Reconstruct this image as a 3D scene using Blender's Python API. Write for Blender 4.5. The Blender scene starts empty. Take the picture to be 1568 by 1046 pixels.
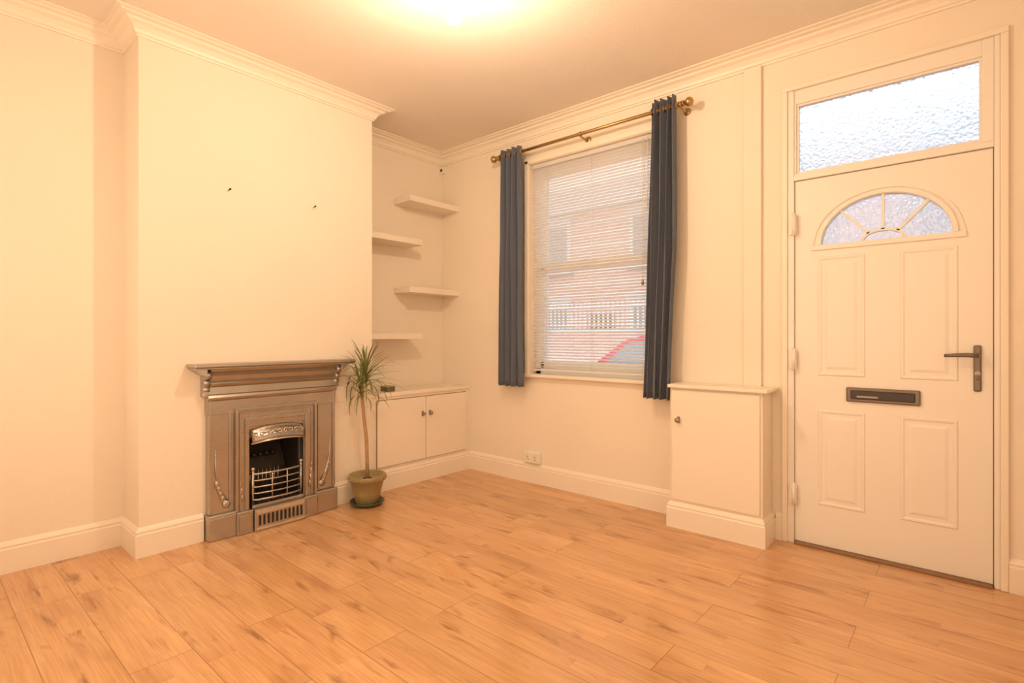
import bpy, bmesh, math, random
from mathutils import Vector, Matrix
random.seed(7)
scene = bpy.context.scene
scene.view_settings.view_transform = 'Standard'
scene.view_settings.look = 'None'
scene.view_settings.exposure = 0.0

# ------------------------------------------------------------------ materials
def mat(name, col, rough=0.6, metal=0.0, bump=0.0, bscale=200.0, var=0.0, vscale=3.0, spec=0.5, sheen=0.0):
    m = bpy.data.materials.new(name); m.use_nodes = True
    nt = m.node_tree; N = nt.nodes; L = nt.links
    p = N['Principled BSDF']
    p.inputs['Base Color'].default_value = (*col, 1)
    p.inputs['Roughness'].default_value = rough
    p.inputs['Metallic'].default_value = metal
    p.inputs['Specular IOR Level'].default_value = spec
    if sheen: p.inputs['Sheen Weight'].default_value = sheen
    tc = N.new('ShaderNodeTexCoord')
    n2 = N.new('ShaderNodeTexNoise'); n2.inputs['Scale'].default_value = vscale; n2.inputs['Detail'].default_value = 4
    L.new(tc.outputs['Object'], n2.inputs['Vector'])
    mx = N.new('ShaderNodeMix'); mx.data_type = 'RGBA'
    v = max(var, 0.02)
    mx.inputs[6].default_value = (*[c*(1-v) for c in col], 1)
    mx.inputs[7].default_value = (*[min(1, c*(1+v)) for c in col], 1)
    L.new(n2.outputs['Fac'], mx.inputs[0]); L.new(mx.outputs[2], p.inputs['Base Color'])
    if bump:
        n = N.new('ShaderNodeTexNoise'); n.inputs['Scale'].default_value = bscale; n.inputs['Detail'].default_value = 3
        b = N.new('ShaderNodeBump'); b.inputs['Strength'].default_value = bump; b.inputs['Distance'].default_value = 0.01
        L.new(tc.outputs['Object'], n.inputs['Vector']); L.new(n.outputs['Fac'], b.inputs['Height'])
        L.new(b.outputs['Normal'], p.inputs['Normal'])
    return m

M_wall = mat('wall_paint', (0.86, 0.765, 0.64), 0.75, bump=0.10, bscale=60, var=0.03, vscale=2.0, spec=0.25)
M_ceil = mat('ceiling_paint', (0.85, 0.765, 0.665), 0.85, bump=0.22, bscale=130, var=0.02, spec=0.2)
M_trim = mat('trim_gloss_paint', (0.88, 0.785, 0.66), 0.4, spec=0.4)
M_upvc = mat('door_white_upvc', (0.86, 0.80, 0.72), 0.38, bump=0.03, bscale=250)
M_winf = mat('window_white_upvc', (0.86, 0.88, 0.90), 0.35)
M_cord = mat('blind_cord', (0.8, 0.72, 0.6), 0.8)
M_curt = mat('curtain_navy_fabric', (0.115, 0.130, 0.170), 0.9, bump=0.3, bscale=700, var=0.1, vscale=40, spec=0.1, sheen=0.25)
M_brass = mat('aged_brass', (0.45, 0.30, 0.13), 0.35, 0.9)
M_bronze = mat('dark_bronze', (0.20, 0.16, 0.13), 0.35, 0.75)
M_steel = mat('dark_plate', (0.06, 0.05, 0.045), 0.25, 0.6)
M_iron = mat('polished_cast_iron', (0.47, 0.44, 0.40), 0.25, 0.92, bump=0.08, bscale=120, var=0.12, vscale=12)
M_iron_b = mat('bright_cast_iron', (0.72, 0.68, 0.62), 0.22, 0.92, bump=0.2, bscale=60, var=0.15, vscale=20)
M_iron_d = mat('dark_cast_iron', (0.06, 0.05, 0.042), 0.55, 0.5, bump=0.4, bscale=60, var=0.3, vscale=10)  # darker, rougher iron for the firebox parts
M_knob = mat('brushed_knob', (0.35, 0.30, 0.25), 0.35, 0.8)
M_sock = mat('socket_plastic', (0.85, 0.78, 0.68), 0.35)
M_dark = mat('dark_gap', (0.02, 0.016, 0.012), 0.8)
M_pot = mat('olive_glazed_ceramic', (0.31, 0.23, 0.10), 0.3, var=0.25, vscale=18)
M_sauc = mat('dark_green_saucer', (0.06, 0.065, 0.04), 0.35)
M_soil = mat('soil', (0.06, 0.04, 0.025), 0.95, bump=1.0, bscale=80)
M_stem = mat('dracaena_stem', (0.45, 0.29, 0.14), 0.8, bump=0.6, bscale=120, var=0.3, vscale=60)
M_leaf = mat('dracaena_leaf', (0.19, 0.21, 0.06), 0.45, var=0.35, vscale=14)
M_thr = mat('threshold_brown', (0.26, 0.14, 0.07), 0.5)
M_rubber = mat('rubber', (0.02, 0.02, 0.02), 0.8)
M_carp = mat('red_car_paint', (0.80, 0.05, 0.10), 0.2)
M_cgl = mat('car_glass', (0.28, 0.29, 0.30), 0.1)
M_road = mat('asphalt', (0.40, 0.40, 0.41), 0.9, bump=0.3, bscale=30)
M_pave = mat('pavement', (0.62, 0.60, 0.58), 0.9)
M_white = mat('fence_white', (0.80, 0.78, 0.76), 0.6)
M_roof = mat('roof_slate', (0.52, 0.52, 0.55), 0.8, var=0.2, vscale=5)

def mat_slat():
    m = bpy.data.materials.new('blind_slat_white'); m.use_nodes = True
    nt = m.node_tree; N = nt.nodes; L = nt.links; p = N['Principled BSDF']; o = N['Material Output']
    p.inputs['Base Color'].default_value = (.92, .89, .86, 1); p.inputs['Roughness'].default_value = .45
    t = N.new('ShaderNodeBsdfTranslucent'); t.inputs[0].default_value = (.94, .91, .88, 1)
    x = N.new('ShaderNodeMixShader'); x.inputs[0].default_value = .38
    L.new(p.outputs[0], x.inputs[1]); L.new(t.outputs[0], x.inputs[2]); L.new(x.outputs[0], o.inputs[0])
    return m
M_blind = mat_slat()

def mat_brick():
    m = bpy.data.materials.new('red_brick'); m.use_nodes = True
    nt = m.node_tree; N = nt.nodes; L = nt.links; p = N['Principled BSDF']
    tc = N.new('ShaderNodeTexCoord'); mp = N.new('ShaderNodeMapping')
    mp.inputs['Rotation'].default_value = (math.radians(90), 0, 0)
    b = N.new('ShaderNodeTexBrick'); b.inputs['Scale'].default_value = 1
    b.inputs['Brick Width'].default_value = .23; b.inputs['Row Height'].default_value = .075
    b.inputs['Mortar Size'].default_value = .008
    b.inputs['Color1'].default_value = (.74, .42, .34, 1); b.inputs['Color2'].default_value = (.82, .52, .44, 1)
    b.inputs['Mortar'].default_value = (.75, .7, .66, 1)
    L.new(tc.outputs['Object'], mp.inputs['Vector']); L.new(mp.outputs[0], b.inputs['Vector'])
    L.new(b.outputs['Color'], p.inputs['Base Color']); p.inputs['Roughness'].default_value = .9
    return m
M_brick = mat_brick()

def mat_floor():
    m = bpy.data.materials.new('oak_laminate'); m.use_nodes = True
    nt = m.node_tree; N = nt.nodes; L = nt.links; p = N['Principled BSDF']
    tc = N.new('ShaderNodeTexCoord')
    def brick(w, h, mort):
        b = N.new('ShaderNodeTexBrick'); b.inputs['Scale'].default_value = 1
        b.inputs['Brick Width'].default_value = w; b.inputs['Row Height'].default_value = h
        b.inputs['Mortar Size'].default_value = mort; b.inputs['Mortar Smooth'].default_value = 0
        b.inputs['Color1'].default_value = (0, 0, 0, 1); b.inputs['Color2'].default_value = (1, 1, 1, 1)
        b.inputs['Mortar'].default_value = (.5, .5, .5, 1); b.offset = .37; b.offset_frequency = 2
        L.new(tc.outputs['Object'], b.inputs['Vector']); return b
    b = brick(1.30, .192, .0013)
    b2 = brick(0.95, .096, .0)
    sep = N.new('ShaderNodeSeparateColor'); L.new(b.outputs['Color'], sep.inputs[0])
    sep2 = N.new('ShaderNodeSeparateColor'); L.new(b2.outputs['Color'], sep2.inputs[0])
    add = N.new('ShaderNodeMath'); add.operation = 'ADD'; L.new(sep.outputs[0], add.inputs[0]); L.new(sep2.outputs[0], add.inputs[1])
    mul = N.new('ShaderNodeMath'); mul.operation = 'MULTIPLY'; mul.inputs[1].default_value = 17.3; L.new(add.outputs[0], mul.inputs[0])
    comb = N.new('ShaderNodeCombineXYZ'); L.new(mul.outputs[0], comb.inputs[2]); L.new(mul.outputs[0], comb.inputs[0])
    va = N.new('ShaderNodeVectorMath'); va.operation = 'ADD'
    L.new(tc.outputs['Object'], va.inputs[0]); L.new(comb.outputs[0], va.inputs[1])
    def noise(scale_xyz, sc, det, dist=0.0):
        mp = N.new('ShaderNodeMapping'); mp.inputs['Scale'].default_value = scale_xyz
        n = N.new('ShaderNodeTexNoise'); n.inputs['Scale'].default_value = sc; n.inputs['Detail'].default_value = det
        n.inputs['Distortion'].default_value = dist
        L.new(va.outputs[0], mp.inputs[0]); L.new(mp.outputs[0], n.inputs[0]); return n
    grain = noise((.8, 26, 1), 6, 6, .2)
    blotch = noise((1.0, 4.0, 1), 1.9, 5, .4)
    knots = noise((1.5, 5.5, 1), 2.6, 5, .5)
    r1 = N.new('ShaderNodeValToRGB'); L.new(blotch.outputs['Fac'], r1.inputs[0])
    e = r1.color_ramp.elements
    e[0].position = .28; e[0].color = (.50, .255, .115, 1)
    e[1].position = .68; e[1].color = (.74, .435, .215, 1)
    x = e.new(.42); x.color = (.66, .365, .170, 1)
    # grain multiply
    r2 = N.new('ShaderNodeValToRGB'); L.new(grain.outputs['Fac'], r2.inputs[0])
    r2.color_ramp.elements[0].position = .3; r2.color_ramp.elements[0].color = (.80, .75, .70, 1)
    r2.color_ramp.elements[1].position = .6; r2.color_ramp.elements[1].color = (1, 1, 1, 1)
    m1 = N.new('ShaderNodeMix'); m1.data_type = 'RGBA'; m1.blend_type = 'MULTIPLY'; m1.inputs[0].default_value = .85
    L.new(r1.outputs[0], m1.inputs[6]); L.new(r2.outputs[0], m1.inputs[7])
    # knots
    r3 = N.new('ShaderNodeValToRGB'); L.new(knots.outputs['Fac'], r3.inputs[0])
    r3.color_ramp.elements[0].position = .59; r3.color_ramp.elements[0].color = (1, 1, 1, 1)
    r3.color_ramp.elements[1].position = .76; r3.color_ramp.elements[1].color = (.45, .35, .27, 1)
    m2 = N.new('ShaderNodeMix'); m2.data_type = 'RGBA'; m2.blend_type = 'MULTIPLY'; m2.inputs[0].default_value = 1
    L.new(m1.outputs[2], m2.inputs[6]); L.new(r3.outputs[0], m2.inputs[7])
    # per plank tone
    mr = N.new('ShaderNodeMapRange'); mr.inputs[1].default_value = 0; mr.inputs[2].default_value = 2
    mr.inputs[3].default_value = .90; mr.inputs[4].default_value = 1.09; L.new(add.outputs[0], mr.inputs[0])
    m3 = N.new('ShaderNodeMix'); m3.data_type = 'RGBA'; m3.blend_type = 'MULTIPLY'; m3.inputs[0].default_value = 1
    L.new(m2.outputs[2], m3.inputs[6]); L.new(mr.outputs[0], m3.inputs[7])
    # seams
    m4 = N.new('ShaderNodeMix'); m4.data_type = 'RGBA'; m4.inputs[7].default_value = (.22, .11, .05, 1)
    ms = N.new('ShaderNodeMath'); ms.operation = 'MULTIPLY'; ms.inputs[1].default_value = .75
    L.new(b.outputs['Fac'], ms.inputs[0]); L.new(ms.outputs[0], m4.inputs[0])
    L.new(m3.outputs[2], m4.inputs[6]); L.new(m4.outputs[2], p.inputs['Base Color'])
    p.inputs['Roughness'].default_value = .20; p.inputs['Specular IOR Level'].default_value = .95
    bp = N.new('ShaderNodeBump'); bp.inputs['Strength'].default_value = .06; bp.inputs['Distance'].default_value = .003
    L.new(grain.outputs['Fac'], bp.inputs['Height']); L.new(bp.outputs[0], p.inputs['Normal'])
    return m
M_floor = mat_floor()

def mat_clear():
    m = bpy.data.materials.new('clear_glass'); m.use_nodes = True
    nt = m.node_tree; N = nt.nodes; L = nt.links
    N.remove(N['Principled BSDF']); o = N['Material Output']
    t = N.new('ShaderNodeBsdfTransparent'); t.inputs[0].default_value = (.94, .97, .98, 1)
    g = N.new('ShaderNodeBsdfGlossy'); g.inputs['Roughness'].default_value = .03
    f = N.new('ShaderNodeFresnel'); f.inputs[0].default_value = 1.45
    x = N.new('ShaderNodeMixShader'); L.new(f.outputs[0], x.inputs[0]); L.new(t.outputs[0], x.inputs[1]); L.new(g.outputs[0], x.inputs[2])
    L.new(x.outputs[0], o.inputs[0]); return m
M_glass = mat_clear()

def mat_frost():
    m = bpy.data.materials.new('obscure_glass'); m.use_nodes = True
    nt = m.node_tree; N = nt.nodes; L = nt.links; p = N['Principled BSDF']
    p.inputs['Transmission Weight'].default_value = 1; p.inputs['Roughness'].default_value = .26
    p.inputs['IOR'].default_value = 1.38
    tc = N.new('ShaderNodeTexCoord'); v = N.new('ShaderNodeTexVoronoi'); v.feature = 'SMOOTH_F1'; v.inputs['Scale'].default_value = 75
    n = N.new('ShaderNodeTexNoise'); n.inputs['Scale'].default_value = 35
    L.new(tc.outputs['Object'], v.inputs['Vector']); L.new(tc.outputs['Object'], n.inputs['Vector'])
    a = N.new('ShaderNodeMath'); L.new(v.outputs['Distance'], a.inputs[0]); L.new(n.outputs['Fac'], a.inputs[1])
    r = N.new('ShaderNodeValToRGB'); r.color_ramp.elements[0].position = .55; r.color_ramp.elements[0].color = (.80, .86, .91, 1)
    r.color_ramp.elements[1].position = 1.0; r.color_ramp.elements[1].color = (.66, .74, .81, 1)
    L.new(a.outputs[0], r.inputs[0]); L.new(r.outputs[0], p.inputs['Base Color'])
    b = N.new('ShaderNodeBump'); b.inputs['Strength'].default_value = 1; b.inputs['Distance'].default_value = .0045
    L.new(a.outputs[0], b.inputs['Height']); L.new(b.outputs[0], p.inputs['Normal'])
    return m
M_frost = mat_frost()

def mat_emit(name, col, s):
    m = bpy.data.materials.new(name); m.use_nodes = True
    p = m.node_tree.nodes['Principled BSDF']
    p.inputs['Base Color'].default_value = (1, 1, 1, 1)
    p.inputs['Emission Color'].default_value = (*col, 1); p.inputs['Emission Strength'].default_value = s
    return m
M_bulb = mat_emit('lit_bulb', (1.0, .77, .53), 700)

# ------------------------------------------------------------------ builder
class B:
    def __init__(s, name):
        s.name = name; s.bm = bmesh.new(); s.mats = []
    def mi(s, m):
        if m not in s.mats: s.mats.append(m)
        return s.mats.index(m)
    def merge(s, t, m, smooth=False):
        i = s.mi(m)
        bmesh.ops.recalc_face_normals(t, faces=t.faces)
        for f in t.faces: f.material_index = i; f.smooth = smooth
        me = bpy.data.meshes.new('tmp'); t.to_mesh(me); t.free()
        s.bm.from_mesh(me); bpy.data.meshes.remove(me)
    def box(s, x0, x1, y0, y1, z0, z1, m, bev=0.0, seg=2):
        t = bmesh.new(); bmesh.ops.create_cube(t, size=1)
        for v in t.verts:
            v.co = Vector(((x0+x1)/2+v.co.x*abs(x1-x0), (y0+y1)/2+v.co.y*abs(y1-y0), (z0+z1)/2+v.co.z*abs(z1-z0)))
        if bev: bmesh.ops.bevel(t, geom=t.edges[:], offset=bev, segments=seg, affect='EDGES', profile=.5)
        s.merge(t, m)
    def cyl(s, p0, p1, r, m, r2=None, seg=16, smooth=True):
        p0 = Vector(p0); p1 = Vector(p1); d = p1-p0
        t = bmesh.new(); bmesh.ops.create_cone(t, cap_ends=True, segments=seg, radius1=r, radius2=r if r2 is None else r2, depth=d.length)
        q = Vector((0, 0, 1)).rotation_difference(d.normalized()).to_matrix().to_4x4()
        bmesh.ops.transform(t, matrix=Matrix.Translation((p0+p1)/2) @ q, verts=t.verts)
        s.merge(t, m, False)
        if smooth:
            s.bm.faces.ensure_lookup_table()
            n = seg+2
            for f in s.bm.faces[-n:]:
                if len(f.verts) == 4: f.smooth = True
    def ball(s, c, r, m, sc=(1, 1, 1), seg=16):
        t = bmesh.new(); bmesh.ops.create_uvsphere(t, u_segments=seg, v_segments=max(6, seg//2), radius=r)
        for v in t.verts: v.co = Vector((v.co.x*sc[0]+c[0], v.co.y*sc[1]+c[1], v.co.z*sc[2]+c[2]))
        s.merge(t, m, True)
    def lathe(s, c, prof, m, seg=40, axis='Z'):
        t = bmesh.new(); rings = []
        for r, z in prof:
            ring = []
            for k in range(seg):
                a = 2*math.pi*k/seg
                p = (r*math.cos(a), r*math.sin(a), z)
                if axis == 'Y': p = (p[0], z, p[1])
                if axis == 'X': p = (z, p[0], p[1])
                ring.append(t.verts.new((c[0]+p[0], c[1]+p[1], c[2]+p[2])))
            rings.append(ring)
        for a, b in zip(rings[:-1], rings[1:]):
            for k in range(seg): t.faces.new((a[k], a[(k+1) % seg], b[(k+1) % seg], b[k]))
        t.faces.new(rings[0]); t.faces.new(rings[-1])
        s.merge(t, m, True)
    def prism(s, pts, axis, d0, d1, m, smooth=False):
        t = bmesh.new()
        def mk(p, d):
            if axis == 'Y': return (p[0], d, p[1])
            if axis == 'X': return (d, p[0], p[1])
            return (p[0], p[1], d)
        a = [t.verts.new(mk(p, d0)) for p in pts]; b = [t.verts.new(mk(p, d1)) for p in pts]
        fa = t.faces.new(a); fb = t.faces.new(b)
        n = len(pts)
        for k in range(n): t.faces.new((a[k], a[(k+1) % n], b[(k+1) % n], b[k]))
        t.normal_update()
        bmesh.ops.triangulate(t, faces=[fa, fb], ngon_method='EAR_CLIP')
        s.merge(t, m, smooth)
    def ribbon(s, path, w, axis, d0, d1, m, closed=False):
        n = len(path); L_, R_ = [], []
        for k in range(n):
            p = Vector(path[k])
            a = Vector(path[(k-1) % n]) if (closed or k > 0) else None
            b = Vector(path[(k+1) % n]) if (closed or k < n-1) else None
            d1_ = (p-a).normalized() if a is not None else (b-p).normalized()
            d2_ = (b-p).normalized() if b is not None else d1_
            n1 = Vector((-d1_.y, d1_.x)); n2 = Vector((-d2_.y, d2_.x))
            mm = (n1+n2).normalized(); c = max(.3, mm.dot(n1)); o = mm*(w/2/c)
            L_.append(p+o); R_.append(p-o)
        def mk(p, d):
            if axis == 'Y': return (p[0], d, p[1])
            if axis == 'X': return (d, p[0], p[1])
            return (p[0], p[1], d)
        t = bmesh.new()
        V = [[t.verts.new(mk(L_[k], d0)), t.verts.new(mk(R_[k], d0)), t.verts.new(mk(R_[k], d1)), t.verts.new(mk(L_[k], d1))] for k in range(n)]
        rng = range(n) if closed else range(n-1)
        for k in rng:
            A, C = V[k], V[(k+1) % n]
            for j in range(4): t.faces.new((A[j], A[(j+1) % 4], C[(j+1) % 4], C[j]))
        if not closed: t.faces.new(V[0]); t.faces.new(V[-1])
        s.merge(t, m)
    def sweep(s, path, prof, m, closed=False):
        n = len(path); P = [Vector(p) for p in path]; off = []
        for k in range(n):
            a = P[(k-1) % n] if (closed or k > 0) else None
            b = P[(k+1) % n] if (closed or k < n-1) else None
            d1 = (P[k]-a).normalized() if a is not None else (b-P[k]).normalized()
            d2 = (b-P[k]).normalized() if b is not None else d1
            n1 = Vector((d1.y, -d1.x)); n2 = Vector((d2.y, -d2.x))
            mm = (n1+n2).normalized(); off.append(mm/max(.3, mm.dot(n1)))
        t = bmesh.new(); V = []
        for k in range(n):
            V.append([t.verts.new((P[k].x+off[k].x*o, P[k].y+off[k].y*o, z)) for o, z in prof])
        q = len(prof)
        for k in (range(n) if closed else range(n-1)):
            A, C = V[k], V[(k+1) % n]
            for j in range(q): t.faces.new((A[j], A[(j+1) % q], C[(j+1) % q], C[j]))
        if not closed: t.faces.new(V[0]); t.faces.new(V[-1])
        s.merge(t, m)
    def tube(s, pts, rad, m, seg=10):
        t = bmesh.new(); P = [Vector(p) for p in pts]; rings = []
        for k, p in enumerate(P):
            d = (P[min(k+1, len(P)-1)]-P[max(k-1, 0)]).normalized()
            up = Vector((0, 0, 1)) if abs(d.z) < .9 else Vector((1, 0, 0))
            if k == 0: u = d.cross(up).normalized()
            else:
                u = (u - d*u.dot(d)).normalized()
            w = d.cross(u)
            r = rad[k] if isinstance(rad, (list, tuple)) else rad
            rings.append([t.verts.new(p+(u*math.cos(2*math.pi*j/seg)+w*math.sin(2*math.pi*j/seg))*r) for j in range(seg)])
        for a, b in zip(rings[:-1], rings[1:]):
            for k in range(seg): t.faces.new((a[k], a[(k+1) % seg], b[(k+1) % seg], b[k]))
        t.faces.new(rings[0]); t.faces.new(rings[-1])
        s.merge(t, m, True)
    def loops(s, rect, lv, m, axis='Y'):
        t = bmesh.new(); R = []
        for i, y in lv:
            x0, x1, z0, z1 = rect[0]+i, rect[1]-i, rect[2]+i, rect[3]-i
            c = [(x0, z0), (x1, z0), (x1, z1), (x0, z1)]
            R.append([t.verts.new((a, y, b) if axis == 'Y' else (y, a, b)) for a, b in c])
        for a, b in zip(R[:-1], R[1:]):
            for k in range(4): t.faces.new((a[k], a[(k+1) % 4], b[(k+1) % 4], b[k]))
        t.faces.new(R[-1])
        s.merge(t, m)
    def finish(s):
        bm = s.bm; xs = [v.co.copy() for v in bm.verts]
        lo = Vector([min(v[i] for v in xs) for i in range(3)]); hi = Vector([max(v[i] for v in xs) for i in range(3)])
        c = (lo+hi)/2
        for v in bm.verts: v.co -= c
        me = bpy.data.meshes.new(s.name); bm.to_mesh(me); bm.free()
        for m in s.mats: me.materials.append(m)
        o = bpy.data.objects.new(s.name, me); o.location = c
        scene.collection.objects.link(o)
        return o

# ------------------------------------------------------------------ dimensions
YW = 3.19; XB = -3.19; XLA = -3.46; XRA = -3.57; XR = 0.35; YB = -0.45; H = 2.73
Y0, Y1 = 0.80, 2.19

# floor / ceiling
b = B('floor'); b.box(-3.80, .55, -.65, 3.19, -.12, 0, M_floor); b.finish()
b = B('ceiling'); b.box(-3.80, .55, -.65, 3.44, H, H+.12, M_ceil); b.finish()
# walls
b = B('wall_left')
b.box(-3.80, XLA, -.65, Y0, 0, H, M_wall); b.box(-3.80, XRA, Y1, YW, 0, H, M_wall); b.finish()
b = B('chimney_breast')
fy0, fy1, fz = 1.325, 1.655, .625
b.box(-3.80, XB, Y0, fy0, 0, H, M_wall); b.box(-3.80, XB, fy1, Y1, 0, H, M_wall)
b.box(-3.80, XB, fy0, fy1, fz, H, M_wall); b.box(-3.80, -3.50, fy0, fy1, 0, fz, M_wall); b.finish()
b = B('wall_near'); b.box(XLA, XR, -.65, YB, 0, H, M_wall); b.finish()
b = B('wall_right'); b.box(XR, .55, -.65, YW, 0, H, M_wall); b.finish()
wx0, wx1, wz0, wz1 = -2.56, -1.47, .83, 2.445
dx0, dx1, dz1 = -.745, .112, 2.46
YO = 3.44
b = B('wall_window')
b.box(-3.80, wx0, YW, YO, -.3, H, M_wall); b.box(wx0, wx1, YW, YO, -.3, wz0-.015, M_wall); b.box(wx0, wx1, YW, YO, wz1, H, M_wall)
b.box(wx1, dx0, YW, YO, -.3, H, M_wall); b.box(dx0, dx1, YW, YO, dz1, H, M_wall); b.box(dx1, .55, YW, YO, -.3, H, M_wall)
b.box(dx0, dx1, YW, YO, -.3, 0, M_wall)
# boxed-in pipe chase
b.box(-.973, -.878, 3.168, YW, .84, H-.08, M_wall, .003)
b.finish()

# cornice
b = B('trim_1')
loop = [(XR, YB), (XLA, YB), (XLA, Y0), (XB, Y0), (XB, Y1), (XRA, Y1), (XRA, YW), (XR, YW)]
d = .085; p = .115
prof = [(0, H), (0, H-d), (.010, H-d), (.012, H-d+.010), (.020, H-d+.013), (.024, H-d+.028), (.038, H-d+.046), (.060, H-d+.056), (.066, H-d+.066), (.090, H-d+.070), (.094, H-.010), (p, H-.006), (p, H)]
b.sweep(loop, prof, M_trim, True); b.finish()

# baseboards
def bb(name, path):
    b = B(name)
    pr = [(0, 0), (.018, 0), (.018, .112), (.014, .120), (.016, .128), (.011, .138), (.005, .146), (0, .15)]
    b.sweep(path, pr, M_trim); b.finish()
bb('baseboard_left', [(XLA, YB), (XLA, Y0), (XB, Y0), (XB, 1.098)])
bb('baseboard_breast', [(XB, 1.882), (XB, Y1)])
bb('baseboard_window', [(-3.21, YW), (-1.338, YW)])
bb('baseboard_door', [(dx1+.028, YW), (XR, YW), (XR, YB), (XLA, YB)])

# ------------------------------------------------------------------ window
b = B('window_1')
b.box(wx0-.045, wx0, YW-.016, YW, wz0, wz1, M_trim, .004); b.box(wx1, wx1+.045, YW-.016, YW, wz0, wz1, M_trim, .004)
b.box(wx0-.045, wx1+.045, YW-.016, YW, wz1, wz1+.05, M_trim, .004)
b.box(wx0-.035, wx0-.005, YW-.024, YW-.016, wz0, wz1+.03, M_trim, .003)
b.box(wx0-.035, wx1+.035, YW-.024, YW-.016, wz1+.005, wz1+.035, M_trim, .003)
b.box(wx0-.06, wx1+.06, YW-.040, YW+.075, wz0-.018, wz0+.006, M_trim, .006)
FY0, FY1 = YW+.075, YW+.145
b.box(wx0, wx0+.05, FY0, FY1, wz0, wz1, M_winf, .004); b.box(wx1-.05, wx1, FY0, FY1, wz0, wz1, M_winf, .004)
b.box(wx0, wx1, FY0, FY1, wz1-.05, wz1, M_winf, .004); b.box(wx0, wx1, FY0, FY1, wz0, wz0+.05, M_winf, .004)
zm = 1.657
b.box(wx0+.05, wx1-.05, FY0-.005, FY1-.02, zm-.03, zm+.03, M_winf, .004)
b.box(wx0+.05, wx0+.085, FY0-.005, FY1-.03, wz0+.05, zm, M_winf, .004); b.box(wx1-.085, wx1-.05, FY0-.005, FY1-.03, wz0+.05, zm, M_winf, .004)
b.box(wx0+.05, wx1-.05, FY0-.005, FY1-.03, wz0+.05, wz0+.10, M_winf, .004)
b.box(wx0+.05, wx0+.08, FY0+.03, FY1, zm, wz1-.05, M_winf, .004); b.box(wx1-.08, wx1-.05, FY0+.03, FY1, zm, wz1-.05, M_winf, .004)
b.box(wx0+.05, wx1-.05, FY0+.03, FY1, wz1-.09, wz1-.05, M_winf, .004)
b.box(wx0+.08, wx1-.08, FY0+.02, FY0+.024, wz0+.095, zm-.02, M_glass)
b.box(wx0+.075, wx1-.075, FY0+.045, FY0+.049, zm+.02, wz1-.085, M_glass)
b.finish()

# blind
b = B('venetian_blind')
bx0, bx1 = wx0+.012, wx1-.012; by = YW+.030
b.box(bx0, bx1, by-.018, by+.018, wz1-.032, wz1-.001, M_blind, .003)
z = wz1-.045; tilt = math.radians(29)
while z > wz0+.055:
    t = bmesh.new(); hw = .0125; rows = []
    for k in range(5):
        u = (k/4-.5)*2; yy = u*hw; zz = .0018*(1-u*u)
        y2 = yy*math.cos(tilt); z2 = zz - yy*math.sin(tilt)
        rows.append([t.verts.new((bx0, by+y2, z+z2)), t.verts.new((bx1, by+y2, z+z2))])
    for r0, r1 in zip(rows[:-1], rows[1:]): t.faces.new((r0[0], r0[1], r1[1], r1[0]))
    b.merge(t, M_blind, True)
    z -= .0215
b.box(bx0, bx1, by-.013, by+.013, wz0+.03, wz0+.045, M_blind, .003)
for cx in (bx0+.14, (bx0+bx1)/2, bx1-.14):
    for yy in (by-.0135, by+.0135):
        b.cyl((cx, yy, wz0+.04), (cx, yy, wz1-.03), .0011, M_cord, seg=6)
cx = bx1-.135
b.cyl((cx, by-.022, 1.50), (cx, by-.022, wz1-.02), .0016, M_cord, seg=6)
b.cyl((cx+.012, by-.022, 1.62), (cx+.012, by-.022, wz1-.02), .0016, M_cord, seg=6)
b.lathe((cx, by-.022, 1.465), [(.002, .035), (.006, .03), (.009, .0), (.003, -.004)], M_brass, 12)
b.cyl((bx1-.10, by-.022, 1.95), (bx1-.10, by-.022, wz1-.02), .0035, M_cord, seg=8)
b.finish()

# curtain rod
RY, RZ = 3.085, 2.525
b = B('curtain_rod')
b.cyl((-2.80, RY, RZ), (-1.30, RY, RZ), .011, M_brass)
for x, sgn in ((-2.80, -1), (-1.30, 1)):
    b.cyl((x, RY, RZ), (x+sgn*.012, RY, RZ), .017, M_brass)
    b.lathe((x, RY, RZ), [(.006, 0), (.012, sgn*.018), (.024, sgn*.03), (.029, sgn*.042), (.024, sgn*.056), (.010, sgn*.066)], M_brass, 20, 'X')
for x in (-2.815+.022, -2.03, -1.312):
    b.tube([(x, YW, RZ-.012), (x, YW-.03, RZ-.022), (x, RY, RZ-.015)], .006, M_brass, 8)
    b.lathe((x, YW-.006, RZ-.012), [(.022, 0), (.024, .006)], M_brass, 16, 'Y')
    b.cyl((x-.008, RY, RZ), (x+.008, RY, RZ), .0155, M_brass)
b.finish()

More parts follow.
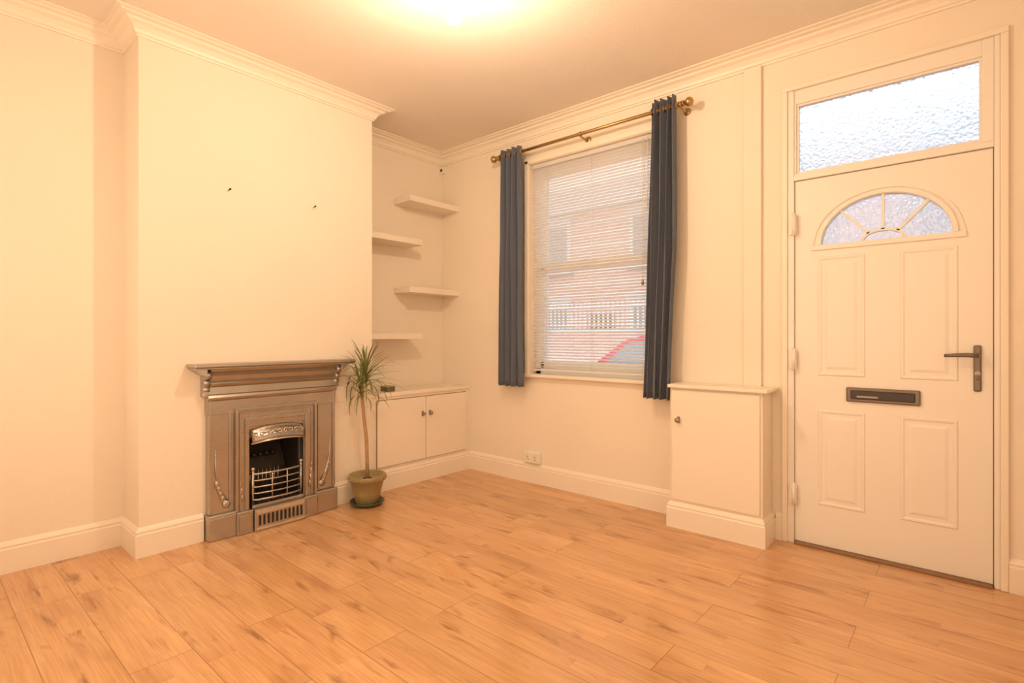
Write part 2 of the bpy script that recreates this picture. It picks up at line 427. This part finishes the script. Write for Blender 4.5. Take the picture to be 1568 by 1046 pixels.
def curtain(x0t, x1t, x0m, x1m, x0b, x1b, zt, zb, folds, seed):
    rnd = random.Random(seed); b = B('curtain'); t = bmesh.new(); nu, nv = 120, 40
    ph = rnd.random()*6
    grid = []
    for j in range(nv+1):
        f = j/nv; z = zt+(zb-zt)*f
        if f < .5: a = f/.5; x0 = x0t+(x0m-x0t)*a; x1 = x1t+(x1m-x1t)*a
        else: a = (f-.5)/.5; x0 = x0m+(x0b-x0m)*a; x1 = x1m+(x1b-x1m)*a
        row = []
        for i in range(nu+1):
            u = i/nu; w = u*folds*2*math.pi
            amp = .034+.006*math.sin(w*.37+ph+f*2)
            y = RY + amp*math.sin(w+.25*math.sin(f*5+u*7+ph)*f)
            x = x0+(x1-x0)*u + .006*math.sin(2*w+ph)*(.4+f) + .003*math.sin(f*9+u*11)
            row.append(t.verts.new((x, y, z + (.004*math.sin(w) if j == nv else 0))))
        grid.append(row)
    for j in range(nv):
        for i in range(nu): t.faces.new((grid[j][i], grid[j][i+1], grid[j+1][i+1], grid[j+1][i]))
    b.merge(t, M_curt, True)
    for k in range(folds*2+1):
        u = k/(folds*2); x = x0t+(x1t-x0t)*u
        b.lathe((x, RY, RZ), [(.014, -.003), (.022, -.003), (.022, .003), (.014, .003)], M_brass, 16, 'X')
    o = b.finish()
    so = o.modifiers.new('thickness', 'SOLIDIFY'); so.thickness = .002
    return o
curtain(-2.775, -2.555, -2.785, -2.555, -2.80, -2.545, 2.565, .745, 4, 1)
curtain(-1.495, -1.335, -1.525, -1.335, -1.55, -1.375, 2.585, .735, 4, 2)

# ------------------------------------------------------------------ door
b = B('door_1')
LX0, LX1, LZ0, LZ1 = -.712, .088, .014, 1.965; LY = 3.198
fcx, fw, fh, fz0 = -.318, .267, .225, 1.608
arc = [(fcx-fw*math.cos(math.pi*k/32), fz0+fh*math.sin(math.pi*k/32)) for k in range(33)]
b.box(LX0, LX1, LY, LY+.044, LZ0, fz0, M_upvc)
for k in range(32):   # leaf above the arch, built as columns
    q0, q1 = arc[k], arc[k+1]
    b.prism([q0, q1, (q1[0], LZ1), (q0[0], LZ1)], 'Y', LY, LY+.044, M_upvc)
b.box(LX0, arc[0][0], LY, LY+.044, fz0, LZ1, M_upvc); b.box(arc[-1][0], LX1, LY, LY+.044, fz0, LZ1, M_upvc)
b.prism(arc, 'Y', LY+.02, LY+.026, M_frost)
# fanlight moulding + bars
oarc = [(fcx-(fw+.012)*math.cos(math.pi*k/32), fz0+(fh+.012)*math.sin(math.pi*k/32)) for k in range(33)]
fz1 = fz0-.012
b.ribbon(oarc, .018, 'Y', LY-.010, LY+.015, M_upvc)
oa2 = [(fcx-(fw+.038)*math.cos(a), max(fz1+.012, fz0+(fh+.033)*math.sin(a))) for a in [math.pi*k/32 for k in range(33)]]
b.ribbon([(fcx-fw-.045, fz1+.008)]+oa2[2:-2]+[(fcx+fw+.045, fz1+.008)], .009, 'Y', LY-.006, LY+.004, M_upvc)
b.box(fcx-fw-.05, fcx+fw+.05, LY-.010, LY+.02, fz1-.016, fz1+.012, M_upvc, .004)
iarc = [(fcx-.088*math.cos(math.pi*k/16), fz0+.05*math.sin(math.pi*k/16)) for k in range(17)]
b.ribbon(iarc, .013, 'Y', LY+.006, LY+.036, M_upvc)
for a in (48, 90, 132):
    ca, sa = math.cos(math.radians(a)), math.sin(math.radians(a))
    b.ribbon([(fcx+.088*ca, fz0+.05*sa), (fcx+fw*ca*1.0, fz0+fh*sa*1.0)], .013, 'Y', LY+.006, LY+.036, M_upvc)
# panels
lv = [(0, LY), (.005, LY-.005), (.012, LY-.005), (.020, LY-.0008), (.034, LY-.0008), (.048, LY-.005)]
for r in ((-.602, -.390, .915, 1.545), (-.248, -.030, .915, 1.545), (-.602, -.390, .228, .735), (-.248, -.030, .228, .735)):
    b.loops(r, lv, M_upvc)
# frame
b.box(dx0, LX0-.002, 3.182, 3.27, 0, dz1, M_upvc, .003); b.box(LX1+.004, dx1, 3.182, 3.27, 0, dz1, M_upvc, .003)
b.box(LX1+.0005, LX1+.004, 3.200, 3.25, 0, 1.97, M_thr)
b.box(LX0-.002, LX1+.004, 3.182, 3.27, LZ1+.003, 1.995, M_upvc, .003)
b.box(LX0, LX1, 3.165, 3.27, 0, .012, M_thr, .003)
# casing
b.box(dx0-.028, dx0, 3.172, 3.19, 0, dz1, M_trim, .004)
b.box(dx0-.028, dx1+.028, 3.172, 3.19, dz1, dz1+.028, M_trim, .004)
b.box(dx1, dx1+.028, 3.172, 3.19, 0, dz1, M_trim, .004)
# hinges
for z in (.27, 1.0, 1.73):
    b.box(LX0-.024, LX0+.012, 3.170, 3.184, z-.055, z+.055, M_upvc, .003); b.cyl((LX0, 3.168, z-.06), (LX0, 3.168, z+.06), .009, M_upvc)
# letterbox
b.box(-.472, -.168, LY-.014, LY, .788, .862, M_bronze, .006)
b.box(-.452, -.188, LY-.020, LY-.012, .803, .848, M_steel, .004)
b.box(-.425, -.335, LY-.023, LY-.018, .812, .822, M_knob, .002)
# handle
b.box(.022, .050, LY-.012, LY, .872, 1.082, M_bronze, .006)
b.cyl((.036, LY-.012, 1.035), (.036, LY-.05, 1.035), .011, M_bronze)
b.tube([(.040, LY-.050, 1.036), (.0, LY-.052, 1.038), (-.045, LY-.052, 1.036), (-.080, LY-.05, 1.034)], [.011, .010, .009, .008], M_bronze)
b.cyl((.036, LY-.018, .955), (.036, LY-.012, .955), .011, M_knob); b.box(.032, .040, LY-.02, LY-.01, .925, .95, M_bronze, .002)
b.finish()

b = B('window_2')
TX0, TX1, TZ0, TZ1 = -.705, .052, 2.005, 2.385
b.box(LX0-.002, TX0, 3.190, 3.262, 1.995, dz1, M_upvc); b.box(TX1, LX1+.004, 3.186, 3.262, 1.995, dz1, M_upvc, .004)
b.box(TX0, TX1, 3.190, 3.262, TZ1, dz1, M_upvc, .002); b.box(TX0, TX1, 3.190, 3.262, 1.995, TZ0, M_upvc)
b.ribbon([(TX0+.005, TZ0+.005), (TX1-.005, TZ0+.005), (TX1-.005, TZ1-.005), (TX0+.005, TZ1-.005)], .012, 'Y', 3.200, 3.225, M_upvc, True)
b.box(TX0, TX1, 3.225, 3.230, TZ0, TZ1, M_frost)
b.finish()

# ------------------------------------------------------------------ meter cupboard
b = B('meter_cupboard')
mx0, mx1, my = -1.335, -.822, 2.995
b.box(mx0, mx1, my, YW, 0, .822, M_wall)
b.box(mx0-.008, mx1+.03, my-.028, YW, .822, .842, M_trim, .004)
b.box(mx0+.012, mx1-.012, my-.010, my, .165, .810, M_trim, .003)
b.sweep([(mx1, YW-.0), (mx1, my), (mx0, my), (mx0, YW-.02)][::-1], [(-.0, 0), (.018, 0), (.018, .112), (.013, .120), (.015, .128), (.010, .138), (.004, .146), (0, .15)], M_trim)
b.lathe((mx0+.055, my-.010, .635), [(.006, 0), (.006, -.012), (.014, -.018), (.014, -.026), (.006, -.030)], M_knob, 16, 'Y')
b.box(mx0+.047, mx0+.063, my-.013, my-.010, .615, .655, M_knob, .002)
b.finish()
b = B('baseboard_corner'); b.sweep([(mx1+.018, YW), (dx0-.028, YW)], [(0, 0), (.018, 0), (.018, .112), (.014, .120), (.016, .128), (.011, .138), (.005, .146), (0, .15)], M_trim); b.finish()

# ------------------------------------------------------------------ alcove cupboard
b = B('alcove_cupboard')
ax = -3.232
b.box(XRA, ax, Y1, YW, .0, .68, M_wall)
b.box(XRA, ax+.018, Y1, YW, .68, .71, M_trim, .005)
b.box(ax, ax+.006, Y1, YW, .15, .68, M_trim)
for a, c in ((2.255, 2.700), (2.706, 3.140)):
    b.box(ax+.006, ax+.020, a, c, .172, .655, M_trim, .003)
b.box(ax+.005, ax+.0075, 2.25, 3.145, .167, .66, M_thr)
for y in (2.668, 2.742):
    b.box(ax+.020, ax+.023, y-.010, y+.010, .505, .545, M_knob, .002)
    b.lathe((ax+.02, y, .525), [(.005, 0), (.005, .014), (.012, .018), (.012, .026), (.006, .030)], M_knob, 16, 'X')
b.sweep([(ax+.001, Y1+.0), (ax+.001, YW)], [(0, 0), (.022, 0), (.022, .112), (.018, .120), (.020, .128), (.015, .138), (.009, .146), (0, .15)], M_trim)
b.finish()
b = B('trinket_box'); b.box(-3.36, -3.27, 2.38, 2.45, .71, .742, M_bronze, .004); b.box(-3.364, -3.266, 2.376, 2.454, .742, .750, M_pot, .003); b.finish()
for y0, y1, z in ((2.66, YW, 2.23), (Y1, 2.787, 1.885), (2.66, YW, 1.50), (Y1, 2.787, 1.125)):
    b = B('floating_shelf'); b.box(XRA, -3.352, y0, y1, z-.023, z+.023, M_trim, .003); b.finish()

# ------------------------------------------------------------------ fireplace
b = B('fireplace')
c = 1.49; fx = XB
def ybox(x0, x1, a, d, z0, z1, m, bev=.003):
    for sg in (-1, 1):
        y0, y1 = sorted((c+sg*a, c+sg*d)); b.box(x0, x1, y0, y1, z0, z1, m, bev)
# legs
ybox(fx, fx+.045, .245, .380, .14, .69, M_iron)
ybox(fx+.045, fx+.054, .362, .380, .15, .79, M_iron)
ybox(fx+.045, fx+.052, .262, .275, .15, .70, M_iron)
ybox(fx, fx+.070, .240, .388, 0, .14, M_iron, .006)
ybox(fx+.070, fx+.076, .245, .382, .105, .125, M_iron, .003)
for sg in (-1, 1):
    yy = c+sg*.318
    for k in range(5):
        b.ball((fx+.047, yy-sg*(.02-.010*k), .19+.028*k), .02, M_iron, (.45, .55, 1.3), 12)
    b.lathe((fx+.044, yy-sg*.03, .185), [(.022, 0), (.02, .010), (.008, .013)], M_iron, 16, 'X')
    b.tube([(fx+.047, yy-sg*.035, .20), (fx+.049, yy+sg*.0, .26), (fx+.049, yy+sg*.025, .36), (fx+.047, yy+sg*.028, .50)], [.007, .006, .004, .002], M_iron, 8)
# frieze with mouldings
pr = [(fx, .69), (fx+.048, .69), (fx+.048, .765), (fx+.060, .772), (fx+.066, .785), (fx+.060, .798), (fx+.050, .804),
      (fx+.048, .842), (fx+.060, .850), (fx+.068, .862), (fx+.060, .874), (fx+.054, .880), (fx+.060, .905), (fx+.078, .922), (fx+.098, .932), (fx+.104, .946), (fx, .946)]
b.prism(pr, 'Y', c-.385, c+.385, M_iron)
b.box(fx, fx+.135, c-.47, c+.47, .946, .955, M_iron, .003)
b.box(fx, fx+.145, c-.478, c+.478, .955, .974, M_iron, .006, 3)
for sg in (-1, 1):   # end scroll corbels
    yy = c+sg*.392
    for z, r, xo in ((.912, .026, .062), (.868, .020, .050), (.832, .015, .042), (.803, .012, .036)):
        b.cyl((fx+xo, yy-.016, z), (fx+xo, yy+.016, z), r, M_iron, seg=18)
    b.box(fx, fx+.05, yy-.014, yy+.014, .79, .946, M_iron, .003)
for sg in (-1, 1):
    y_ = c+sg*.40; y2 = c+sg*.465
    b.prism([(y_, .90), (y_, .946), (y2, .946), (y2-sg*.02, .93)], 'X', fx, fx+.09, M_iron)
# insert
def frame(a, zt, w, x1, x0=fx, zb=0.0, m=M_iron, bev=.003):
    b.box(x0, x1, c-a, c-a+w, zb, zt, m, bev); b.box(x0, x1, c+a-w, c+a, zb, zt, m, bev)
    b.box(x0, x1, c-a+w, c+a-w, zt-w, zt, m, bev)
frame(.244, .715, .080, fx+.051)
frame(.245, .715, .016, fx+.070, fx+.04, .13)
frame(.222, .690, .010, fx+.060, fx+.04, .13)
frame(.192, .655, .022, fx+.064, fx+.03, .13)
b.box(fx, fx+.05, c-.17, c+.17, .60, .64, M_iron, .003)
ybox(fx+.045, fx+.085, .155, .245, 0, .13, M_iron, .005)
ybox(fx+.085, fx+.090, .165, .235, .02, .11, M_iron, .003)
for sg in (-1, 1):
    for k in range(4):
        b.ball((fx+.052, c+sg*(.205+.004*k), .20+.04*k), .018, M_iron, (.5, .5, 1.3), 10)
for k in range(16):
    a0, a1 = math.pi*k/16, math.pi*(k+1)/16
    q0 = (c-.168*math.cos(a0), .50+.085*math.sin(a0)); q1 = (c-.168*math.cos(a1), .50+.085*math.sin(a1))
    b.prism([q0, q1, (q1[0], .62), (q0[0], .62)], 'X', fx+.01, fx+.040, M_iron)
# hood (bright, embossed)
t = bmesh.new(); nu = 16; nv = 6; G = []
for j in range(nv+1):
    f = j/nv; row = []
    for i in range(nu+1):
        u = i/nu*2-1
        ztop = .60-.018*u*u; zbot = .505+.020*(1-abs(u)**2)
        z = ztop+(zbot-ztop)*f
        x = fx+.045+.05*math.sin(f*math.pi/2)*(1-.35*u*u)
        row.append(t.verts.new((x, c+u*.158, z)))
    G.append(row)
for j in range(nv):
    for i in range(nu): t.faces.new((G[j][i], G[j][i+1], G[j+1][i+1], G[j+1][i]))
r = bmesh.ops.solidify(t, geom=t.faces[:], thickness=.006)
b.merge(t, M_iron_b, True)
for k in range(9):
    u = (k-4)/4.6; x = fx+.082-.02*u*u; z = .562-.01*u*u
    rr = .016
    pts = [(x+.004, c+u*.158+rr*(1-.08*s)*math.cos(s*.7)*(1 if k % 2 else -1), z+rr*(1-.08*s)*math.sin(s*.7)) for s in range(10)]
    b.tube(pts, .0035, M_iron_b, 6)
b.tube([(fx+.097-.034*(u/8)**2, c+u/8*.158, .520-.018*(u/8)**2) for u in range(-8, 9)], .006, M_iron_b, 8)
# firebox (dark)
b.box(-3.495, -3.485, fy0+.003, fy1-.003, 0, .62, M_iron_d)
b.prism([(-3.485, .0), (fx, .0), (fx, .62), (-3.485, .62)], 'Y', fy0+.002, fy0+.012, M_iron_d)
b.prism([(-3.485, .0), (fx, .0), (fx, .62), (-3.485, .62)], 'Y', fy1-.012, fy1-.002, M_iron_d)
b.box(-3.485, fx, fy0+.012, fy1-.012, .0, .10, M_iron_d); b.box(-3.485, fx, fy0+.012, fy1-.012, .605, .62, M_iron_d)
b.prism([(-3.485, .10), (-3.36, .10), (-3.34, .30), (-3.42, .45), (-3.485, .60)], 'Y', fy0+.02, fy1-.02, M_iron_d)
for k in range(9):
    y = c-.10+.025*k; b.tube([(-3.355, y, .14), (-3.338, y, .30)], .005, M_iron, 6)
for k in range(5):
    y = c-.08+.04*k; b.lathe((-3.375, y, .385), [(.016, 0), (.018, .01), (.006, .02)], M_iron_d, 12, 'X')
# grate
gx = fx+.070
for k, z in enumerate((.175, .212, .249, .286, .325)):
    rr = .0065 if k in (0, 4) else .005
    b.tube([(gx-.03, c-.155, z), (gx-.004, c-.13, z), (gx+.010, c-.06, z), (gx+.013, c, z), (gx+.010, c+.06, z), (gx-.004, c+.13, z), (gx-.03, c+.155, z)], rr, M_iron, 8)
for sg in (-1, 1):
    b.cyl((gx-.018, c+sg*.145, .15), (gx-.018, c+sg*.145, .345), .008, M_iron); b.ball((gx-.018, c+sg*.145, .353), .013, M_iron)
    b.cyl((gx+.011, c+sg*.045, .17), (gx+.011, c+sg*.045, .33), .0045, M_iron, seg=8)
for k in range(11):
    y = c-.14+.028*k; b.cyl((-3.35, y, .155), (gx-.01, y, .155), .004, M_iron_d, seg=6)
b.box(fx+.02, gx+.0, c-.155, c+.155, .128, .148, M_iron, .004)
# ash pan cover with slots
apx = fx+.100
b.box(fx+.02, apx, c-.153, c+.153, 0, .128, M_iron, .005)
b.box(apx, apx+.004, c-.145, c+.145, .100, .120, M_iron_b, .002)
b.box(apx, apx+.004, c-.145, c+.145, .008, .022, M_iron_b, .002)
for k in range(11):
    y = c-.125+.025*k
    b.box(apx-.001, apx+.002, y-.006, y+.006, .034, .088, M_dark, .0); b.ball((apx, y, .088), .006, M_dark, (.3, 1, 1), 8)
b.finish()

# ------------------------------------------------------------------ plant
b = B('potted_dracaena')
px, py = -3.040, 2.050
b.lathe((px, py, 0), [(.060, .0), (.085, .002), (.112, .022), (.114, .030), (.106, .030), (.080, .012), (.02, .010)], M_sauc)
b.lathe((px, py, .012), [(.070, 0), (.075, .005), (.092, .08), (.108, .150), (.112, .152), (.122, .158), (.124, .185), (.119, .192), (.110, .190), (.104, .165)], M_pot)
for k in range(28):
    a = 2*math.pi*k/28; b.ball((px+.121*math.cos(a), py+.121*math.sin(a), .184), .008, M_pot, (1, 1, 1.1), 8)
b.lathe((px, py, .17), [(.106, 0), (.05, .006), (.01, .008)], M_soil)
stem = [(px, py, .17), (px-.004, py+.002, .30), (px+.002, py-.008, .45), (px-.004, py-.022, .58), (px+.0, py-.040, .72), (px+.0, py-.030, .82), (px+.0, py-.012, .90)]
b.tube(stem, [.014, .012, .0115, .011, .010, .008, .006], M_stem, 10)
b.tube([(px, py-.037, .70), (px+.02, py-.055, .76), (px+.02, py-.065, .81)], [.008, .007, .006], M_stem, 8)
rnd = random.Random(3)
def leaf(base, az, el, L, w, droop):
    t = bmesh.new(); n = 8; pos = Vector(base); e = el; prev = None
    for k in range(n+1):
        f = k/n
        d = Vector((math.cos(az)*math.cos(e), math.sin(az)*math.cos(e), math.sin(e)))
        side = Vector((-math.sin(az), math.cos(az), 0)); up = side.cross(d)
        ww = w*(.5+1.2*f)*(1-f)**.7*1.1 if f < 1 else 0
        pc = Vector((max(pos.x, XB+.012), pos.y, pos.z))
        if pc.x < XB+.16: pc.y = max(pc.y, c+.49)
        cur = [t.verts.new(pc-side*ww+up*ww*.35), t.verts.new(pc), t.verts.new(pc+side*ww+up*ww*.35)]
        if prev:
            for q in range(2): t.faces.new((prev[q], prev[q+1], cur[q+1], cur[q]))
        prev = cur; pos += d*L/n; e -= droop/n
    b.merge(t, M_leaf, True)
for (bx, by_, bz, n, L0) in ((px, py-.012, .86, 56, .27), (px+.02, py-.065, .78, 34, .24)):
    for k in range(n):
        f = k/n; az = k*2.399+rnd.random()*.4; el = math.radians(82-75*f+rnd.uniform(-8, 8))
        leaf((bx, by_, bz-.09*f+.03), az, el, L0*rnd.uniform(.75, 1.1)*(1 if f > .2 else .9), .0068, rnd.uniform(.6, 2.3)*(.4+f))
b.finish()

# ------------------------------------------------------------------ small things
b = B('wall_socket')
b.box(-2.595, -2.449, YW-.030, YW, .155, .241, M_sock, .004)
b.box(-2.591, -2.453, YW-.036, YW-.030, .159, .237, M_sock, .003)
for x in (-2.556, -2.488):
    b.box(x-.003, x+.003, YW-.0368, YW-.036, .200, .209, M_dark); b.box(x-.013, x-.006, YW-.0368, YW-.036, .182, .187, M_dark); b.box(x+.006, x+.013, YW-.0368, YW-.036, .182, .187, M_dark)
    b.box(x-.006, x+.006, YW-.040, YW-.036, .214, .230, M_sock, .002)
b.finish()
b = B('telephone_junction_box')
b.box(XRA, XRA+.045, YW-.03, YW, 2.575, 2.635, M_sock, .004); b.box(XRA+.012, XRA+.035, YW-.034, YW-.03, 2.59, 2.612, M_dark, .002)
b.tube([(XRA+.02, YW-.012, 2.635), (XRA+.02, YW-.01, H-.08)], .003, M_sock, 6)
b.finish()
for y, z in ((1.232, 1.954), (1.749, 1.953)):
    b = B('picture_nail'); b.cyl((XB, y, z), (XB+.022, y, z+.004), .0025, M_dark, seg=8); b.lathe((XB+.022, y, z+.004), [(.006, 0), (.006, .003)], M_dark, 10, 'X'); b.finish()
# bare bulb, lowered on a pendant; holder skirt added to shade the ceiling above
lx, ly, lz = -1.656, 1.548, 2.50
b = B('ceiling_light')
b.lathe((lx, ly, H), [(.045, 0), (.045, -.012), (.030, -.022), (.010, -.026)], M_sock, 24)
b.cyl((lx, ly, lz+.10), (lx, ly, H-.02), .0035, M_sock, seg=8)
b.lathe((lx, ly, lz+.05), [(.040, -.014), (.042, -.012), (.036, .004), (.024, .012), (.021, .035), (.012, .055), (.006, .06)], M_sock, 28)
b.lathe((lx, ly, lz), [(.013, .035), (.020, .032), (.030, .022), (.038, .006), (.040, -.007), (.037, -.022), (.026, -.036), (.010, -.042)], M_bulb, 20)
b.finish()

# ------------------------------------------------------------------ outside
b = B('street'); b.box(-40, 30, 5.4, 10.2, -.40, -.35, M_road); b.box(-40, 30, 3.44, 5.4, -.42, -.25, M_pave); b.box(-40, 30, 10.2, 14, -.42, -.25, M_pave); b.finish()
b = B('brick_terrace_house')
b.box(-34, 22, 14, 15, -.25, 5.0, M_brick)
b.prism([(13.7, 5.0), (18, 7.2), (18, 5.0)], 'X', -34, 22, M_roof)
for k in range(-8, 6):
    x = k*3.4-.6
    for z0 in (.6, 3.2):
        b.box(x, x+1.2, 13.95, 14.02, z0, z0+1.5, M_cgl)
        b.ribbon([(x, z0), (x+1.2, z0), (x+1.2, z0+1.5), (x, z0+1.5)], .1, 'Y', 13.9, 14, M_white, True)
        b.box(x, x+1.2, 13.92, 13.97, z0+.72, z0+.79, M_white)
        b.box(x-.15, x+1.35, 13.86, 14, z0+1.5, z0+1.75, M_pave); b.box(x-.15, x+1.35, 13.84, 14, z0-.12, z0, M_pave)
    b.box(x+1.9, x+2.8, 13.93, 14, -.25, 1.85, M_thr)
b.finish()
b = B('garden_fence')
b.box(-34, 22, 11.0, 11.2, -.25, 1.25, M_brick); b.box(-34, 22, 10.97, 11.23, 1.25, 1.32, M_pave)
for k in range(0, 260):
    x = -22+k*.13; b.box(x, x+.04, 11.08, 11.11, 1.32, 1.95, M_white)
b.box(-22, 11, 11.06, 11.14, 1.36, 1.41, M_white); b.box(-22, 11, 11.06, 11.14, 1.80, 1.86, M_white)
b.finish()
b = B('car')
cx0 = -5.3; cy0, cy1 = 6.7, 8.4; g = -.30
body = [(0, .35), (.02, .62), (.15, .75), (.95, .90), (3.6, .92), (4.0, .85), (4.05, .45), (3.9, .28), (.15, .28)]
roof = [(.85, .88), (1.55, 1.38), (1.9, 1.45), (3.0, 1.44), (3.45, 1.32), (3.85, .90)]
def pr3(pts, y0, y1, m, bev):
    t = bmesh.new(); a = [t.verts.new((cx0+p[0], y0, g+p[1])) for p in pts]; d = [t.verts.new((cx0+p[0], y1, g+p[1])) for p in pts]
    t.faces.new(a); t.faces.new(d[::-1])
    for k in range(len(pts)): t.faces.new((a[k], a[(k+1) % len(pts)], d[(k+1) % len(pts)], d[k]))
    bmesh.ops.bevel(t, geom=t.edges[:], offset=bev, segments=3, affect='EDGES'); b.merge(t, m, True)
pr3(body, cy0, cy1, M_carp, .05); pr3(roof, cy0+.12, cy1-.12, M_carp, .05)
gl = [(1.10, .93), (1.62, 1.33), (2.0, 1.38), (2.9, 1.37), (3.3, 1.26), (3.55, .93)]
pr3(gl, cy0+.10, cy1-.10, M_cgl, .01)
b.box(cx0+2.25, cx0+2.33, cy0+.09, cy0+.12, g+.92, g+1.40, M_carp)
b.prism([(cx0+.98, g+.93), (cx0+1.55, g+1.36), (cx0+1.60, g+1.33), (cx0+1.06, g+.92)], 'Y', cy0+.2, cy1-.2, M_cgl)
for x in (.78, 3.25):
    for y in (cy0-.01, cy1-.19):
        b.lathe((cx0+x, y, g+.27), [(.20, 0), (.30, 0), (.31, .03), (.31, .17), (.30, .20), (.2, .2)], M_rubber, 28, 'Y'); b.lathe((cx0+x, y-.005, g+.27), [(.19, 0), (.08, -.01), (.02, -.01)], M_knob, 20, 'Y')
b.ball((cx0+.12, cy0+.2, g+.64), .1, M_white, (1, 1.4, .7)); b.box(cx0+1.05, cx0+1.2, cy0-.14, cy0+.02, g+.93, g+1.05, M_carp, .03)
b.finish()

# ------------------------------------------------------------------ lights
def area(name, loc, rot, sx, sy, power, col):
    l = bpy.data.lights.new(name, 'AREA'); l.shape = 'RECTANGLE'; l.size = sx; l.size_y = sy; l.energy = power; l.color = col
    o = bpy.data.objects.new(name, l); o.location = loc; o.rotation_euler = rot; scene.collection.objects.link(o); return o
area('fill_light', (-1.5, YB+.05, 1.45), (math.radians(90), 0, 0), 3.2, 2.0, 32, (1, .775, .555))  # added warm fill behind the camera, not a lamp of the room
area('fill_light_side', (XR-.05, 1.2, 1.45), (math.radians(90), 0, math.radians(90)), 2.6, 2.0, 11, (1, .775, .555))  # weaker fill added along the right wall, out of view, no real source

# ------------------------------------------------------------------ world + camera
w = bpy.data.worlds.new('overcast'); scene.world = w; w.use_nodes = True
N = w.node_tree.nodes; L = w.node_tree.links; bg = N['Background']
tc = N.new('ShaderNodeTexCoord'); n = N.new('ShaderNodeTexNoise'); n.inputs['Scale'].default_value = 2.5; n.inputs['Detail'].default_value = 5
r = N.new('ShaderNodeValToRGB'); r.color_ramp.elements[0].color = (.76, .86, .95, 1); r.color_ramp.elements[0].position = .35
r.color_ramp.elements[1].color = (.95, .98, 1, 1); r.color_ramp.elements[1].position = .65
L.new(tc.outputs['Generated'], n.inputs['Vector']); L.new(n.outputs['Fac'], r.inputs[0]); L.new(r.outputs[0], bg.inputs[0])
bg.inputs[1].default_value = 2.6

cam = bpy.data.cameras.new('camera'); co = bpy.data.objects.new('camera', cam); scene.collection.objects.link(co)
co.location = (0, 0, 1.12); co.rotation_euler = (math.radians(90), 0, math.radians(40.7))
cam.sensor_width = 36; cam.lens = 810/1568*36; cam.shift_y = -7/1568; cam.clip_start = .02
scene.camera = co
